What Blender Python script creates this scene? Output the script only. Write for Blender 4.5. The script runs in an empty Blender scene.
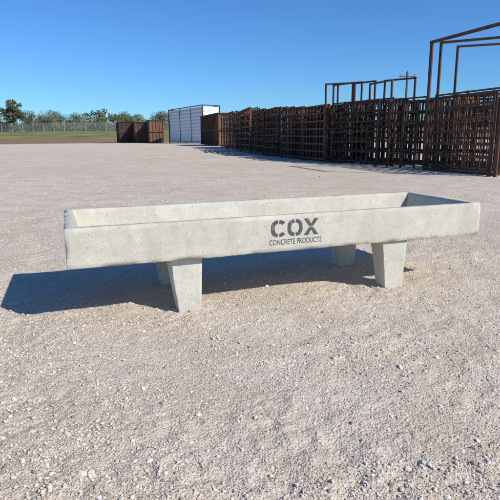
import bpy, bmesh, math, random
import numpy as np
from mathutils import Vector, Matrix
random.seed(4); rng=np.random.default_rng(7)
SC=bpy.context.scene
COL=SC.collection

# ---------------------------------------------------------------- helpers
def new_mesh_obj(name, verts, faces, mat=None, parent=None, smooth=False):
    me=bpy.data.meshes.new(name)
    me.from_pydata([tuple(v) for v in verts],[],[tuple(f) for f in faces]); me.update()
    ob=bpy.data.objects.new(name,me); COL.objects.link(ob)
    if mat: me.materials.append(mat)
    if parent: ob.parent=parent
    if smooth: me.polygons.foreach_set('use_smooth',[True]*len(me.polygons))
    return ob
def fast_mesh(name, V, F, mat, smooth=False):
    me=bpy.data.meshes.new(name); k=F.shape[1]
    me.vertices.add(len(V)); me.vertices.foreach_set('co',np.ascontiguousarray(V,dtype=np.float32).ravel())
    me.loops.add(F.size); me.loops.foreach_set('vertex_index',np.ascontiguousarray(F,dtype=np.int32).ravel())
    me.polygons.add(len(F)); me.polygons.foreach_set('loop_start',np.arange(0,F.size,k,dtype=np.int32))
    me.polygons.foreach_set('loop_total',np.full(len(F),k,dtype=np.int32))
    me.polygons.foreach_set('use_smooth',np.full(len(F),smooth))
    me.update(calc_edges=True)
    ob=bpy.data.objects.new(name,me); COL.objects.link(ob); me.materials.append(mat)
    return ob
def empty(name,loc=(0,0,0),rot=0):
    e=bpy.data.objects.new(name,None); COL.objects.link(e); e.location=loc; e.rotation_euler=(0,0,rot); return e

class NT:
    def __init__(s,name):
        s.m=bpy.data.materials.new(name); s.m.use_nodes=True; s.t=s.m.node_tree; s.n=s.t.nodes; s.l=s.t.links
        s.b=s.n['Principled BSDF']; s.tc=s.n.new('ShaderNodeTexCoord')
        s.b.inputs['Roughness'].default_value=.9
        s.b.inputs['Specular IOR Level'].default_value=.25
    def noise(s,scale,detail=4,rough=.6,vec=None,dist=0):
        n=s.n.new('ShaderNodeTexNoise'); n.inputs['Scale'].default_value=scale; n.inputs['Detail'].default_value=detail
        n.inputs['Roughness'].default_value=rough; n.inputs['Distortion'].default_value=dist
        s.l.new(vec or s.tc.outputs['Object'],n.inputs['Vector']); return n.outputs['Fac']
    def vor(s,scale,feat='F1',out='Distance',vec=None,rand=1):
        n=s.n.new('ShaderNodeTexVoronoi'); n.feature=feat; n.inputs['Scale'].default_value=scale
        n.inputs['Randomness'].default_value=rand
        s.l.new(vec or s.tc.outputs['Object'],n.inputs['Vector']); return n.outputs[out]
    def vor2(s,scale):
        n=s.n.new('ShaderNodeTexVoronoi'); n.inputs['Scale'].default_value=scale
        s.l.new(s.tc.outputs['Object'],n.inputs['Vector']); return n.outputs['Color'],n.outputs['Distance']
    def ramp(s,fac,stops,interp='LINEAR'):
        n=s.n.new('ShaderNodeValToRGB'); n.color_ramp.interpolation=interp
        e=n.color_ramp.elements
        while len(e)<len(stops): e.new(.5)
        for i,(p,c) in enumerate(stops):
            e[i].position=p; e[i].color=(c,c,c,1) if isinstance(c,(int,float)) else (*c,1)
        s.l.new(fac,n.inputs['Fac']); return n.outputs['Color']
    def mix(s,fac,a,b,mode='MIX'):
        n=s.n.new('ShaderNodeMix'); n.data_type='RGBA'; n.blend_type=mode
        for i,v in ((0,fac),(6,a),(7,b)):
            if isinstance(v,(int,float)): n.inputs[i].default_value=v if i==0 else (v,v,v,1)
            elif isinstance(v,tuple): n.inputs[i].default_value=(*v,1)
            else: s.l.new(v,n.inputs[i])
        return n.outputs[2]
    def math(s,op,a,b=0):
        n=s.n.new('ShaderNodeMath'); n.operation=op
        for i,v in enumerate((a,b)):
            if isinstance(v,(int,float)): n.inputs[i].default_value=v
            else: s.l.new(v,n.inputs[i])
        return n.outputs[0]
    def mapping(s,scale=(1,1,1),rot=(0,0,0)):
        n=s.n.new('ShaderNodeMapping'); n.inputs['Scale'].default_value=scale; n.inputs['Rotation'].default_value=rot
        s.l.new(s.tc.outputs['Object'],n.inputs['Vector']); return n.outputs[0]
    def color(s,c): s.l.new(c,s.b.inputs['Base Color'])
    def bump(s,h,strength=.5,dist=.01):
        n=s.n.new('ShaderNodeBump'); n.inputs['Strength'].default_value=strength; n.inputs['Distance'].default_value=dist
        s.l.new(h,n.inputs['Height']); s.l.new(n.outputs[0],s.b.inputs['Normal'])
    def geo_pos(s):
        g=s.n.new('ShaderNodeNewGeometry'); x=s.n.new('ShaderNodeSeparateXYZ'); s.l.new(g.outputs['Position'],x.inputs[0]); return x.outputs
    def attr(s,name):
        a=s.n.new('ShaderNodeAttribute'); a.attribute_name=name; return a.outputs['Color']

# ---------------------------------------------------------------- materials
g=NT('ground_gravel')
big=g.noise(.35,2,.6); med=g.noise(2.3,3,.65); fine=g.noise(60,3,.75)
base=g.mix(g.ramp(big,[(.35,0),(.65,1)]),(.60,.51,.405),(.68,.60,.495))
base=g.mix(g.ramp(med,[(.42,0),(.62,.75)]),base,(.55,.455,.345))
c1,d1=g.vor2(130)
base=g.mix(.8,base,g.ramp(c1,[(0,.66),(.35,.94),(.75,1.04),(1,1.32)]),'MULTIPLY')
c2,d2=g.vor2(52)
sel=g.math('MULTIPLY',g.ramp(c2,[(.68,0),(.72,1)]),g.ramp(d2,[(.28,1),(.40,0)]))
base=g.mix(g.math('MULTIPLY',sel,.5),base,(.75,.70,.61))
base=g.mix(g.ramp(fine,[(.3,.5),(.48,0)]),base,(.34,.28,.21))
P=g.geo_pos()
wob=g.math('MULTIPLY',g.math('SUBTRACT',big,.5),22)
yy=g.math('ADD',P[1],wob)
soil=g.ramp(g.math('MULTIPLY',yy,.005),[(.37,0),(.40,1)])
base=g.mix(soil,base,g.mix(med,(.19,.12,.08),(.31,.215,.145)))
gr=g.ramp(g.math('MULTIPLY',yy,.005),[(.53,0),(.57,1)])
grc=g.mix(g.ramp(g.noise(.12,3,.7),[(.35,0),(.65,1)]),(.13,.155,.06),(.25,.24,.11))
base=g.mix(gr,base,grc)
g.color(base)
bh=g.math('ADD',g.math('MULTIPLY',d1,-.4),g.math('MULTIPLY',fine,1.2))
g.bump(bh,1.0,.008)
M_ground=g.m; g.b.inputs['Roughness'].default_value=1; g.b.inputs['Specular IOR Level'].default_value=0

s=NT('gravel_stone'); c=s.attr('col'); s.color(c); s.b.inputs['Specular IOR Level'].default_value=.1; M_stone=s.m

def concrete(name,stain=1.0):
    s=NT(name)
    a=s.noise(3.2,3,.65); b=s.noise(14,3,.6); f=s.noise(90,3,.7)
    base=s.mix(s.ramp(a,[(.3,0),(.7,1)]),(.50,.475,.395),(.61,.585,.495))
    base=s.mix(s.ramp(b,[(.42,0),(.7,.5*stain)]),base,(.43,.40,.32))
    st=s.noise(5,4,.7,vec=s.mapping((1.6,1.6,.35)))
    base=s.mix(s.ramp(st,[(.50,0),(.70,.45*stain)]),base,(.43,.37,.28))
    base=s.mix(s.ramp(s.noise(26,3,.6,dist=.6),[(.59,0),(.72,.35)]),base,(.71,.69,.62))
    base=s.mix(s.ramp(f,[(.28,.45),(.48,0)]),base,(.28,.26,.21))
    pits=s.math('MULTIPLY',s.ramp(s.vor(42),[(.06,1),(.13,0)]),s.ramp(b,[(.45,0),(.55,1)]))
    base=s.mix(s.math('MULTIPLY',pits,.7),base,(.14,.13,.11))
    s.color(base)
    h=s.math('ADD',s.math('MULTIPLY',f,.5),s.math('MULTIPLY',pits,-1.2))
    h=s.math('ADD',h,s.math('MULTIPLY',b,.5))
    s.bump(h,.6,.004); return s.m
M_conc=concrete('weathered_concrete')
M_leg=concrete('leg_concrete',.6)

s=NT('stencil_paint'); s.b.inputs['Base Color'].default_value=(.085,.085,.095,1)
tr=s.n.new('ShaderNodeBsdfTransparent'); mx=s.n.new('ShaderNodeMixShader')
fa=s.math('MULTIPLY',s.ramp(s.noise(34,4,.75),[(.34,.35),(.50,.90)]),s.ramp(s.noise(220,2,.6),[(.34,.5),(.46,1)]))
s.l.new(fa,mx.inputs[0]); s.l.new(tr.outputs[0],mx.inputs[1]); s.l.new(s.b.outputs[0],mx.inputs[2])
s.l.new(mx.outputs[0],s.n['Material Output'].inputs[0]); M_paint=s.m

def rust(name,c1,c2,c3,sc=1.0):
    s=NT(name); a=s.noise(1.3*sc,3,.7); b=s.noise(9*sc,2,.7)
    base=s.mix(s.ramp(a,[(.35,0),(.65,1)]),c1,c2)
    base=s.mix(s.ramp(b,[(.45,0),(.65,.8)]),base,c3)
    s.color(base); s.b.inputs['Roughness'].default_value=.75; return s.m
M_rust=rust('rusty_steel',(.08,.042,.029),(.155,.078,.050),(.06,.038,.030))
M_rustd=rust('dark_steel',(.042,.030,.027),(.085,.051,.039),(.030,.025,.024))
M_rusty=rust('bright_rust',(.16,.078,.043),(.25,.13,.075),(.09,.05,.035))
M_white=rust('white_sheet',(.54,.60,.66),(.60,.65,.70),(.48,.54,.60),.3)
M_galv=rust('galvanised_steel',(.36,.37,.38),(.45,.46,.47),(.30,.31,.32),2)
M_wood=rust('pole_wood',(.12,.09,.065),(.17,.13,.10),(.08,.06,.045))
s=NT('bark'); s.color(s.mix(s.noise(4),(.09,.07,.05),(.16,.13,.10))); M_bark=s.m
s=NT('foliage'); s.color(s.attr('col')); s.b.inputs['Roughness'].default_value=.8; M_leaf=s.m

# ---------------------------------------------------------------- ground sheet
def vnoise(x,y,seed):
    xi=np.floor(x).astype(np.int64); yi=np.floor(y).astype(np.int64); xf=x-xi; yf=y-yi
    def h(a,b):
        n=(a*374761393+b*668265263+seed*1274126177)&0xffffffff
        n=((n^(n>>13))*1274126177)&0xffffffff
        return ((n^(n>>16))&0xffff)/65535.0
    u=xf*xf*(3-2*xf); v=yf*yf*(3-2*yf)
    return (h(xi,yi)*(1-u)+h(xi+1,yi)*u)*(1-v)+(h(xi,yi+1)*(1-u)+h(xi+1,yi+1)*u)*v
def sstep(a,b,x):
    t=np.clip((x-a)/(b-a),0,1); return t*t*(3-2*t)
def tracks(x,y):
    out=np.zeros_like(x); lug=np.zeros_like(x)
    for (x0,k,ph) in ((-.30,.12,0),(.75,.10,1.0),(-1.9,.05,.5),(-1.05,-.06,2.)):
        cx=x0+k*(y-2)**2*.6-.25*(y-2)+.05*np.sin(y*1.7+ph)
        d=(x-cx); m=np.exp(-(d/.12)**4)
        w=y*1.0+np.abs(d)*.9*np.sign(ph-.7)+.05*vnoise(x/.12,y/.12,70)
        l=np.clip(np.sin(w*2*math.pi/.095+ph)*1.3,-1,1)
        out+=m; lug+=m*l
    return out,lug
def height(x,y,sp=None):
    if sp is None: sp=np.full_like(x,.01)
    def fade(w): return 1-sstep(.3*w,.7*w,sp)
    r=lambda a:(x*math.cos(a)+y*math.sin(a), -x*math.sin(a)+y*math.cos(a))
    wx=x+.03*(vnoise(x/.06,y/.06,60)-.5); wy=y+.03*(vnoise(x/.06+9,y/.06+4,61)-.5)
    z=np.zeros_like(x)
    for i,(w,amp) in enumerate([(1.3,.016),(.45,.011),(.19,.007),(.09,.0055),(.047,.0055),(.026,.0040)]):
        ca,sa=math.cos(.4+i*1.1),math.sin(.4+i*1.1)
        a=wx*ca+wy*sa; b=-wx*sa+wy*ca
        n=vnoise(a/w+31,b/w+17,i+1)-.5
        m=1.0
        if i>=2:
            p,q=r(2.0); m=.4+1.4*sstep(.4,.75,vnoise(p/.6+5,q/.6+9,40+i))
        z+=n*amp*fade(w)*m
    n=vnoise(x*977.1+.5,y*977.7+.3,99)-.5
    z+=n*.0032*fade(.03)
    tm,tl=tracks(x,y)
    z+=-.004*tm+.0022*tl*fade(.09)*sstep(.30,.6,vnoise(x/.5,y/.5,77))
    z+=2.7*sstep(88,165,y)+ .06*(vnoise(x/9,y/9,90)-.5)*sstep(6,20,y)
    return z
def axis(lo,hi,step,far_lo,far_hi,gf=1.04):
    a=list(np.arange(lo,hi,step)); d=step; x=a[-1]; r=[]
    while x<far_hi: d*=gf; x+=d; r.append(x)
    d=step; x=a[0]; l=[]
    while x>far_lo: d*=gf; x-=d; l.append(x)
    return np.array(l[::-1]+a+r)
xs=axis(-2.0,2.1,.009,-900,900); ys=axis(.85,4.2,.009,-60,2500)
X,Y=np.meshgrid(xs,ys); spx=np.gradient(xs); spy=np.gradient(ys)
SP=np.maximum(*np.meshgrid(spx,spy))
jm=np.clip(1-SP/.03,0,1)*.0035
X=X+rng.uniform(-1,1,X.shape)*jm; Y=Y+rng.uniform(-1,1,Y.shape)*jm
Z=height(X,Y,SP)
nx,ny=len(xs),len(ys)
V=np.stack([X,Y,Z],-1).reshape(-1,3)
idx=np.arange(nx*ny).reshape(ny,nx)
F=np.stack([idx[:-1,:-1],idx[:-1,1:],idx[1:,1:],idx[1:,:-1]],-1).reshape(-1,4)
fast_mesh('ground',V,F,M_ground,True)

# ---------------------------------------------------------------- gravel stones (one mesh)
bm=bmesh.new(); bmesh.ops.create_icosphere(bm,subdivisions=1,radius=1)
IV=np.array([v.co[:] for v in bm.verts]); IF=np.array([[v.index for v in f.verts] for f in bm.faces]); bm.free()
N=190000
py=.8+12*rng.random(N)**1.8; px=(rng.random(N)*2-1)*(.8*py+.7)
dens=vnoise(px/.5+3,py/.5+8,5)*.6+vnoise(px/.17,py/.17,6)*.4
keep=rng.random(N)<(.20+.95*sstep(.35,.7,dens)); px=px[keep]; py=py[keep]; N=len(px)
size=np.clip(np.exp(rng.normal(math.log(.0027),.5,N)),.0013,.0085)
size*=1+.10*np.clip(py-3,0,8)*.7
bigm=rng.random(N)<.0009; size[bigm]=rng.uniform(.008,.016,bigm.sum())
pz=height(px,py)
R=rng.normal(size=(N,3,3)); Q=np.linalg.qr(R)[0]
sc=np.stack([rng.uniform(.8,1.4,N),rng.uniform(.7,1.1,N),rng.uniform(.45,.85,N)],-1)
jit=1+rng.uniform(-.28,.28,(N,12,1))
L_=IV[None]*jit*sc[:,None,:]
L_=np.einsum('nij,nkj->nki',Q,L_); L_[:,:,2]*=.75
VV=L_*size[:,None,None]+np.stack([px,py,pz+size*.2],-1)[:,None,:]
FF=(IF[None]+np.arange(N)[:,None,None]*12).reshape(-1,3)
st=fast_mesh('gravel',VV.reshape(-1,3),FF,M_stone)
t=rng.random(N)[:,None]; w=rng.random(N)[:,None]
colr=np.array([.53,.45,.355])*(1-t)+np.array([.69,.62,.525])*t
colr=np.where(w<.06,np.array([.30,.24,.18]),colr); colr=np.where(w>.965,np.array([.78,.75,.69]),colr)
ca=st.data.color_attributes.new('col','FLOAT_COLOR','POINT')
ca.data.foreach_set('color',np.repeat(np.concatenate([colr,np.ones((N,1))],1),12,axis=0).astype(np.float32).ravel())

# ---------------------------------------------------------------- concrete feed trough
YAW=.3346; TL,TW,TH,TK=2.44,.72,.4926,.1983
trough=empty('concrete_feed_trough',(-.8678,2.3320,0),YAW)
def vn3(p,s):
    x,y,z=p
    a=np.array([x*1.0+z*.7]); b=np.array([y*1.0-z*.9]); return float(vnoise(a/s+50,b/s+50,3)[0])*.5+float(vnoise((a+z)/s*1.7,(b-z)/s*1.7,8)[0])*.5-.5
def conc_obj(name,verts,faces,mat,bev,du,chip):
    bm=bmesh.new(); vs=[bm.verts.new(v) for v in verts]
    for f in faces: bm.faces.new([vs[i] for i in f])
    bmesh.ops.recalc_face_normals(bm,faces=bm.faces)
    bmesh.ops.bevel(bm,geom=list(bm.edges),offset=bev,segments=2,profile=.6,affect='EDGES')
    mn=[min(v.co[i] for v in bm.verts) for i in range(3)]; mxx=[max(v.co[i] for v in bm.verts) for i in range(3)]
    for ax in range(3):
        k=int((mxx[ax]-mn[ax])/du)
        for j in range(1,k):
            co=[0,0,0]; co[ax]=mn[ax]+(mxx[ax]-mn[ax])*j/k; no=[0,0,0]; no[ax]=1
            bmesh.ops.bisect_plane(bm,geom=bm.verts[:]+bm.edges[:]+bm.faces[:],plane_co=co,plane_no=no,dist=.0012)
    bm.normal_update()
    mv=[]
    for v in bm.verts:
        ns=[f.normal for f in v.link_faces]
        curv=0
        for i in range(len(ns)):
            for j in range(i): curv=max(curv,1-ns[i].dot(ns[j]))
        n=vn3(v.co,.05); n2=vn3(v.co+Vector((3,1,2)),.22); n3=vn3(v.co+Vector((7,4,1)),.017)
        d=-.0012+.0012*n+.0025*min(0,n2)
        if curv>.05: d-= chip*max(0,n*1.6+.05)+ .0025*max(0,n3+.2)
        elif name=='basin' and v.co.y<.007 and .98<v.co.x<1.40: d=-.0002
        mv.append((v,v.normal*d))
    for v,o in mv: v.co+=o
    me=bpy.data.meshes.new(name); bm.to_mesh(me); bm.free(); me.materials.append(mat)
    me.polygons.foreach_set('use_smooth',[True]*len(me.polygons))
    ob=bpy.data.objects.new(name,me); COL.objects.link(ob); ob.parent=trough
    return ob
zt,zb=TH,TH-TK; rim=.048; dip=.15; sl=.03
A=[(0,0),(TL,0),(TL,TW),(0,TW)]
i1=[(rim,rim),(TL-rim,rim),(TL-rim,TW-rim),(rim,TW-rim)]
i2=[(rim+sl*1.4,rim+sl),(TL-rim-sl*1.4,rim+sl),(TL-rim-sl*1.4,TW-rim-sl),(rim+sl*1.4,TW-rim-sl)]
verts=[(x,y,zb) for x,y in A]+[(x,y,zt) for x,y in A]+[(x,y,zt) for x,y in i1]+[(x,y,zt-dip) for x,y in i2]
faces=[(0,1,2,3),(12,13,14,15)]
for i in range(4):
    j=(i+1)%4; faces+=[(i,j,4+j,4+i),(4+i,4+j,8+j,8+i),(8+i,8+j,12+j,12+i)]
conc_obj('basin',verts,faces,M_conc,.004,.024,.010)
for n,(cu,cv,dv) in enumerate([(.5925,.105,1),(1.8492,.085,1),(.5925,.650,-1),(1.8492,.650,-1)]):
    t0,t1=cu-.10,cu+.078; b0,b1=cu-.054,cu+.067
    vo=[(cv-.065*dv),(cv+.075*dv)]; vb=[(cv-.05*dv),(cv+.05*dv)]
    vv=[(b0,vb[0],-.02),(b1,vb[0],-.02),(b1,vb[1],-.02),(b0,vb[1],-.02),(t0,vo[0],zb+.02),(t1,vo[0],zb+.02),(t1,vo[1],zb+.02),(t0,vo[1],zb+.02)]
    conc_obj('leg_%d'%(n+1),vv,[(0,1,2,3),(4,5,6,7),(0,1,5,4),(1,2,6,5),(2,3,7,6),(3,0,4,7)],M_leg,.004,.022,.008)

def arc(cx,cz,w,h,st,a0,a1,n=22,e=2.6):
    V=[];F=[]
    for i in range(n+1):
        a=math.radians(a0+(a1-a0)*i/n); c,s_=math.cos(a),math.sin(a)
        px=math.copysign(abs(c)**(2/e),c); pz=math.copysign(abs(s_)**(2/e),s_)
        V+=[(cx+px*w/2,cz+pz*h/2),(cx+px*(w/2-st),cz+pz*(h/2-st*.85))]
    for i in range(n): F.append((2*i,2*i+1,2*i+3,2*i+2))
    return V,F
LV=[];LF=[]
def addl(V,F):
    o=len(LV); LV.extend(V); LF.extend([tuple(i+o for i in f) for f in F])
lh=.092; lz=TH-.071; lw=.090; stt=.022
u0=1.038+lw/2
addl(*arc(u0,lz,lw,lh,stt,36,87)); addl(*arc(u0,lz,lw,lh,stt,93,267)); addl(*arc(u0,lz,lw,lh,stt,273,324))
u1=u0+lw+.006
addl(*arc(u1,lz,lw,lh,stt,-87,87)); addl(*arc(u1,lz,lw,lh,stt,93,267))
u2=u1+lw/2+.006
xw=.090; b=.027
addl([(u2,lz+lh/2),(u2+b,lz+lh/2),(u2+xw/2+b*.42,lz+.002),(u2+xw/2-b*.42,lz+.002)],[(0,3,2,1)])
addl([(u2+xw-b,lz+lh/2),(u2+xw,lz+lh/2),(u2+xw/2+b*.5,lz+.003),(u2+xw/2+b*.02,lz+.016)],[(0,3,2,1)])
addl([(u2,lz-lh/2),(u2+b,lz-lh/2),(u2+xw/2+b*.42,lz-.002),(u2+xw/2-b*.42,lz-.002)],[(0,1,2,3)])
addl([(u2+xw-b,lz-lh/2),(u2+xw,lz-lh/2),(u2+xw/2+b*.5,lz-.003),(u2+xw/2+b*.02,lz-.016)],[(0,1,2,3)])
new_mesh_obj('stencil_lettering',[(x,-.0006,z) for x,z in LV],LF,M_paint,trough)
cu=bpy.data.curves.new('small_lettering','FONT'); cu.body='CONCRETE PRODUCTS'; cu.size=.042; cu.offset=.0005; cu.resolution_u=3
cu.materials.append(M_paint)
to=bpy.data.objects.new('small_lettering',cu); COL.objects.link(to)
bpy.context.view_layer.update()
wd=to.dimensions.x; to.scale=(.312/wd,1,1)
to.parent=trough; to.location=(1.027,-.0006,TH-.160); to.rotation_euler=(math.radians(90),0,0)

# ---------------------------------------------------------------- steel bars helper
class Bars:
    def __init__(s): s.V=[];s.F=[]
    def bar(s,p,q,r=.03,n=6):
        p=Vector(p);q=Vector(q);d=(q-p).normalized()
        a=d.orthogonal().normalized() if abs(d.z)>.9 else d.cross(Vector((0,0,1))).normalized()
        b=d.cross(a); o=len(s.V)
        for c in (p,q):
            for i in range(n):
                t=2*math.pi*(i+.5)/n; s.V.append(c+a*math.cos(t)*r+b*math.sin(t)*r)
        for i in range(n): j=(i+1)%n; s.F.append((o+i,o+j,o+n+j,o+n+i))
        s.F.append(tuple(o+i for i in range(n))[::-1]); s.F.append(tuple(o+n+i for i in range(n)))
    def box(s,c,dx,dy,h,d):
        n=(-d[1],d[0]); o=len(s.V)
        for z in (0,h):
            for a,b in ((-1,-1),(1,-1),(1,1),(-1,1)):
                s.V.append(Vector((c[0]+d[0]*dx/2*a+n[0]*dy/2*b,c[1]+d[1]*dx/2*a+n[1]*dy/2*b,c[2]+z)))
        for f in ((3,2,1,0),(4,5,6,7),(0,1,5,4),(1,2,6,5),(2,3,7,6),(3,0,4,7)): s.F.append(tuple(o+i for i in f))
    def panel(s,p,q,h=1.75,z0=.05,rails=6,posts=3,r=.028,slats=0,lean=0,rr=.85):
        p=Vector((*p,z0));q=Vector((*q,z0)); d=(q-p).normalized(); nrm=Vector((-d.y,d.x,0))
        def P(t,z): return p.lerp(q,t)+Vector((0,0,z))+nrm*lean*z
        for i in range(rails): 
            z=.06+(h-.09)*(i/(rails-1))**1.0; s.bar(P(0,z),P(1,z),r*rr,4)
        for i in range(posts): s.bar(P(i/(posts-1),-z0*.9),P(i/(posts-1),h),r*1.25,4)
        for i in range(slats): t=(i+.5)/slats; s.bar(P(t,.05),P(t,h-.03),r*.6,4)
    def arch(s,p,q,h,r=.035,sill=True):
        p=Vector((*p,0));q=Vector((*q,0));u=Vector((0,0,h))
        s.bar(p,p+u,r,4);s.bar(q,q+u,r,4);s.bar(p+u-(q-p).normalized()*r,q+u+(q-p).normalized()*r,r,4)
        if sill: s.bar(p+Vector((0,0,.05)),q+Vector((0,0,.05)),r,4)
    def obj(s,name,mat,parent=None): return new_mesh_obj(name,s.V,s.F,mat,parent)

def lerp2(a,b,t): return (a[0]+(b[0]-a[0])*t,a[1]+(b[1]-a[1])*t)
def rowdir(a,b):
    d=Vector((b[0]-a[0],b[1]-a[1])); L=d.length; return d/L,L
def stack(name,a,b,depth,h,layers,seg=3.0,mat=M_rustd,rails=6,slats=0,hv=.05,pr=.3,r=.032,rr=1.15):
    par=empty(name,(0,0,0)); d,L=rowdir(a,b); n=Vector((d.y,-d.x))
    k=max(1,round(L/seg))
    B=[Bars(),Bars(),Bars()]
    for j in range(layers):
        off=depth*j/max(1,layers-1)
        for i in range(k):
            t0,t1=i/k+.004,(i+1)/k-.004
            p=Vector(lerp2(a,b,t0))+n*(off+random.uniform(-.04,.04))+d*random.uniform(-.2,.2)
            q=Vector(lerp2(a,b,t1))+n*(off+random.uniform(-.04,.04))+d*random.uniform(-.2,.2)
            w_=random.random(); w_=1 if w_<pr else (2 if w_<pr+.10 else 0)
            B[w_].panel(p,q,h+random.uniform(-hv,hv),.05,rails+random.choice((-1,0,0)),random.choice((2,3,3)),r,slats if random.random()<.5 else 0,random.uniform(-.03,.03),rr)
    for b_,nm,m in zip(B,('panels','rusty_panels','bright_panels'),(mat,M_rust,M_rusty)):
        if b_.V: b_.obj(nm,m,par)
    return par

stack('livestock_panel_stack',(2.50,17.3),(1.35,21.3),1.6,1.85,11,2.2,M_rustd,8,7)
stack('livestock_panel_stack',(1.25,21.9),(.15,26.2),1.7,2.0,11,2.2,M_rustd,8,7)
stack('livestock_panel_stack',(.0,27),(-.95,33.5),1.8,2.25,10,3.2,M_rustd,8,6)
stack('livestock_panel_stack',(-1.05,34.5),(-2.2,41.5),2.0,2.45,10,3.5,M_rustd,8,6,.05,.6)
stack('livestock_panel_stack',(3.72,15.0),(2.75,16.9),1.8,1.85,9,2.2,M_rustd,7,9,.06,.35,.028,1.0)
stack('livestock_panel_stack',(5.2,11.1),(4.55,13.4),2.2,1.8,7,2.4,M_rustd,7,12,.05,.35,.027,1.0)
stack('livestock_panel_stack',(4.5,13.7),(3.9,14.8),2.6,1.8,8,1.3,M_rustd,7,6,.06,.35,.028,1.0)

def gate_frame(p,q,h,mat=M_rust,inner=True,r=.035):
    par=empty('livestock_gate_frame',(0,0,0)); A_=Bars(); A_.arch(p,q,h,r); A_.obj('bow_frame',mat,par)
    if inner:
        G=Bars(); G.panel(lerp2(p,q,.06),lerp2(p,q,.94),1.65,.12,6,2,.024,3); G.obj('gate_leaf',M_rustd,par)
gate_frame((4.50,13.25),(5.25,10.95),3.10,r=.045)
gate_frame((4.80,13.45),(6.5,12.5),3.12,r=.038)
gate_frame((5.28,13.6),(7.2,12.9),3.05)
for p,q,h in [((2.50,17.15),(3.35,16.75),2.5),((3.08,18.3),(3.75,17.6),2.6),((3.45,17.6),(4.0,16.8),2.55),((3.75,16.4),(4.1,15.2),2.42),((4.15,16.2),(4.85,15.5),2.5),((2.85,17.8),(3.35,16.9),2.52)]:
    gate_frame(p,q,h,r=.034)

def ribbed(name,a,b,depth,h,mat,ribmat,rib=.35,endmat=None):
    par=empty(name,(0,0,0)); d,L=rowdir(a,b); n=Vector((d.y,-d.x)); c=Vector(lerp2(a,b,.5))+n*depth/2
    S=Bars(); S.box((c.x,c.y,.12),L,depth,h-.12,d); S.obj('sheeting',mat,par)
    R_=Bars(); k=int(L/rib)
    for i in range(k+1):
        for o in (-.03,depth+.03):
            p=Vector(a)+d*(L*i/k)+n*o; R_.bar((p.x,p.y,.05),(p.x,p.y,h),.045,4)
    k2=max(2,int(depth/rib))
    for i in range(k2+1):
        for e,sg in ((Vector(a),-1),(Vector(b),1)):
            p=e+n*(depth*i/k2)+d*sg*.03; R_.bar((p.x,p.y,.05),(p.x,p.y,h),.045,4)
    for z in (.1,h*.5,h+.02):
        cs=[Vector(a)-d*.08-n*.08,Vector(b)+d*.08-n*.08,Vector(b)+d*.08+n*(depth+.08),Vector(a)-d*.08+n*(depth+.08)]
        for i in range(4): p,q=cs[i],cs[(i+1)%4]; R_.bar((p.x,p.y,z),(q.x,q.y,z),.055,4)
    R_.obj('ribs',ribmat,par); return par
ribbed('steel_bin',(-2.7,46.5),(-5.0,55),1.7,2.85,M_rusty,M_rust,.5)
ribbed('steel_bin',(-14.0,73.5),(-15.0,77),1.9,3.1,M_rusty,M_rust,.45)
ribbed('steel_bin',(-16.6,76),(-17.8,80),2.1,2.9,M_rust,M_rustd,.45)
ribbed('steel_bin',(-19.3,78),(-21.1,83.5),2.2,3.05,M_rustd,M_rust,.45)
wp=empty('corrugated_panel_stack')
ax,ay=Vector((-10.5,69.5)),Vector((-5.6,64.5)); d,L=rowdir(ax,ay); n=Vector((-d.y,d.x)); 
if n.y<0: n=-n
V=[];F=[];k=40
def ring(i):
    o=(.07 if (i//2)%2 else 0); z=.2+i/k*3.95
    A0=ax+n*o; B0=ay+n*o; A1=ax+n*(2.6-o); B1=ay+n*(2.6-o)
    zr=z+(i/k)*.30
    return [(A0.x,A0.y,z),(B0.x,B0.y,zr),(B1.x,B1.y,zr),(A1.x,A1.y,z)]
for i in range(k+1): V+=ring(i)
for i in range(k):
    for j in range(4): F.append((4*i+j,4*i+(j+1)%4,4*i+4+(j+1)%4,4*i+4+j))
F.append((0,1,2,3)); F.append((4*k,4*k+1,4*k+2,4*k+3))
new_mesh_obj('sheets',V,F,M_white,wp)
B=Bars()
for t in (0,1):
    for o in (-.1,2.7):
        p=ax+d*L*t+n*o; B.bar((p.x,p.y,0),(p.x,p.y,4.25+.35*t),.07,4)
for t in (0,1):
    p=ax+d*L*t-n*.1;q=ax+d*L*t+n*2.7; B.bar((p.x,p.y,4.25+.35*t),(q.x,q.y,4.25+.35*t),.07,4)
for z0,z1 in ((.15,.15),(4.25,4.6)):
    for o in (-.1,2.7): p=ax+n*o;q=ay+n*o; B.bar((p.x,p.y,z0),(q.x,q.y,z1),.07,4)
for t in (.33,.66):
    p=ax+d*L*t-n*.06; B.bar((p.x,p.y,.15),(p.x,p.y,4.25+.35*t),.03,4)
B.obj('carrying_frame',M_rustd,wp)

# ---------------------------------------------------------------- chain link fence
def gz(x,y): return float(height(np.array([float(x)]),np.array([float(y)]),np.array([9.]))[0])
fence=empty('chain_link_fence'); B=Bars(); W=Bars()
prev=None
for i in range(42):
    x=-95+i*3.0; y=150+.03*i; z=gz(x,y); B.bar((x,y,z),(x,y,z+2.4),.06,6)
    if prev: B.bar((prev[0],prev[1],prev[2]+2.35),(x,y,z+2.35),.04,4)
    prev=(x,y,z)
x=-95
while x<28:
    z=gz(x,150)
    W.bar((x,150.4,z),(x+2.2,150.4,z+2.3),.012,3); W.bar((x+2.2,150.42,z),(x,150.42,z+2.3),.012,3); x+=.32
B.obj('posts_and_rail',M_galv,fence); W.obj('mesh_wire',M_galv,fence)

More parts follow.
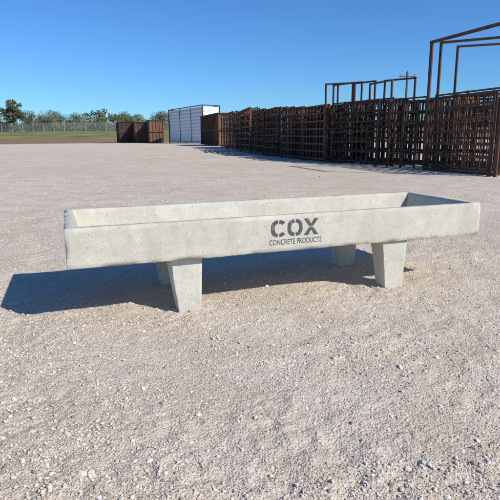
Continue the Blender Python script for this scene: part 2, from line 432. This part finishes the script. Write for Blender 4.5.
up=empty('utility_pole'); B=Bars(); px_,py_=22.6,76
B.bar((px_,py_,0),(px_,py_,9.5),.15,8); B.bar((px_-1.2,py_,8.9),(px_+1.2,py_,8.9),.08,4)
for o in (-1,0,1): B.bar((px_+o,py_,8.95 if o else 9.5),(px_+o,py_,9.2 if o else 9.7),.06,6)
B.obj('pole',M_wood,up)

# ---------------------------------------------------------------- trees
def leafcloud(cs,rs,n,size,c0,c1):
    cs=np.array(cs);rs=np.array(rs)
    pick=rng.choice(len(cs),n,p=(rs**2)/(rs**2).sum())
    d=rng.normal(size=(n,3)); d/=np.linalg.norm(d,axis=1)[:,None]
    rad=rng.random(n)**.45
    p=cs[pick]+d*(rad*rs[pick])[:,None]*np.array([1,1,.8])
    a=rng.normal(size=(n,3)); a/=np.linalg.norm(a,axis=1)[:,None]
    b=np.cross(a,rng.normal(size=(n,3))); b/=np.linalg.norm(b,axis=1)[:,None]
    s=size*rng.uniform(.6,1.4,(n,1))
    q=np.stack([p-a*s,p-b*s*.6,p+a*s,p+b*s*.6],1)
    tone=rng.random((len(cs),1))[pick]*.6+rng.random((n,1))*.4
    col=np.array(c0)*(1-tone)+np.array(c1)*tone
    return q,col
def leafobj(name,q,col,parent=None):
    n=len(q); ob=fast_mesh(name,q.reshape(-1,3),np.arange(n*4).reshape(n,4),M_leaf)
    ca=ob.data.color_attributes.new('col','FLOAT_COLOR','POINT')
    ca.data.foreach_set('color',np.repeat(np.concatenate([col,np.ones((n,1))],1),4,axis=0).astype(np.float32).ravel())
    if parent: ob.parent=parent
    return ob
def taper(B,pts,n=7):
    o=len(B.V)
    for k_,(p,r) in enumerate(pts):
        for i in range(n):
            t=2*math.pi*i/n; B.V.append(Vector(p)+Vector((math.cos(t)*r,math.sin(t)*r,0)))
    for k_ in range(len(pts)-1):
        for i in range(n): j=(i+1)%n; B.F.append((o+k_*n+i,o+k_*n+j,o+(k_+1)*n+j,o+(k_+1)*n+i))
def tree(x,y,h,w,c0,c1,leaves=4200):
    z=gz(x,y); par=empty('tree',(x,y,z)); B=Bars()
    taper(B,[((0,0,-.2),h*.025),((.1,0,h*.2),h*.018),((0,.1,h*.45),h*.010),((0,0,h*.75),h*.003)])
    cs=[];rs=[]
    for i in range(30):
        t=random.uniform(.10,1)**.95; a=random.uniform(0,6.28); rr=w/2*math.sqrt(max(.04,1-((t-.42)/.62)**2))*random.uniform(.2,.92)
        c=(math.cos(a)*rr,math.sin(a)*rr,h*t*.9); r=w*random.uniform(.12,.22)*(1.15-.4*t)
        cs.append(c);rs.append(r)
        s0=(0,0,max(h*.08,min(h*.7,c[2]-h*.2))); mid=tuple((s0[j]+c[j])/2+(0,0,h*.02)[j] for j in range(3))
        taper(B,[(s0,h*.008),(mid,h*.005),(c,h*.0015)],5)
    B.obj('trunk_and_limbs',M_bark,par)
    q,col=leafcloud(cs,rs,leaves,h*.022,c0,c1); leafobj('crown',q,col,par)
G0,G1=(.085,.105,.055),(.19,.21,.105)
Y0,Y1=(.12,.13,.07),(.24,.24,.135)
def at(xp,dist): return (xp-250)/521*dist
for xp,dist,h,w,yel in [(17,215,14.5,10,0),(3,225,10.5,10,1),(33,235,10,12,0),(50,228,9.8,12,1),(64,240,10.0,13,0),(80,245,9,13,1),(-12,215,13,10,0),(124,240,9.5,13,0),(140,250,9,12,1),(102,250,9,13,0),(164,240,9.5,12,0)]:
    tree(at(xp,dist),dist,h,w,*((Y0,Y1) if yel else (G0,G1)))
cs=[];rs=[]
for i in range(1000):
    x=random.uniform(-210,150); y=random.uniform(255,300); z=gz(x,y)
    hh=9+2.2*math.sin(x*.06)+1.8*math.sin(x*.17+1); k=random.random()**1.2
    cs.append((x,y,z+k*hh*.8)); rs.append(random.uniform(1.4,2.8))
q,col=leafcloud(cs,rs,75000,.45,G0,(.20,.21,.12)); leafobj('distant_trees',q,col)

# ---------------------------------------------------------------- light, sky
el=math.radians(38); sd=Vector((.83,-.56,0)).normalized()
sun=bpy.data.lights.new('sun','SUN'); sun.energy=5.0; sun.angle=math.radians(.53); sun.color=(1,.95,.865)
so=bpy.data.objects.new('sun',sun); COL.objects.link(so)
dirv=Vector((sd.x*math.cos(el),sd.y*math.cos(el),math.sin(el)))
so.rotation_euler=dirv.to_track_quat('Z','Y').to_euler(); so.location=(8,-6,12)
w=bpy.data.worlds.new('World'); SC.world=w; w.use_nodes=True; nt=w.node_tree
bg=nt.nodes['Background']; sk=nt.nodes.new('ShaderNodeTexSky'); sk.sky_type='NISHITA'; sk.sun_disc=False
sk.sun_elevation=el; sk.sun_rotation=math.atan2(sd.x,sd.y); sk.air_density=1; sk.dust_density=.1; sk.ozone_density=1.5; sk.altitude=200
tint=nt.nodes.new('ShaderNodeMix'); tint.data_type='RGBA'; tint.blend_type='MULTIPLY'; tint.inputs[0].default_value=1; tint.inputs[7].default_value=(.42,.82,1.34,1)
nt.links.new(sk.outputs[0],tint.inputs[6]); nt.links.new(tint.outputs[2],bg.inputs[0]); bg.inputs[1].default_value=.10

cam=bpy.data.cameras.new('camera'); co=bpy.data.objects.new('camera',cam); COL.objects.link(co)
cam.sensor_width=36; cam.lens=36*1.0174; cam.clip_end=6000; cam.clip_start=.05
co.matrix_world=Matrix.Translation((0,0,.9106))@Matrix.Rotation(math.pi/2-.2213,4,'X')@Matrix.Rotation(-.0091,4,'Z')
SC.camera=co
SC.view_settings.view_transform='Standard'; SC.view_settings.look='None'; SC.view_settings.exposure=0
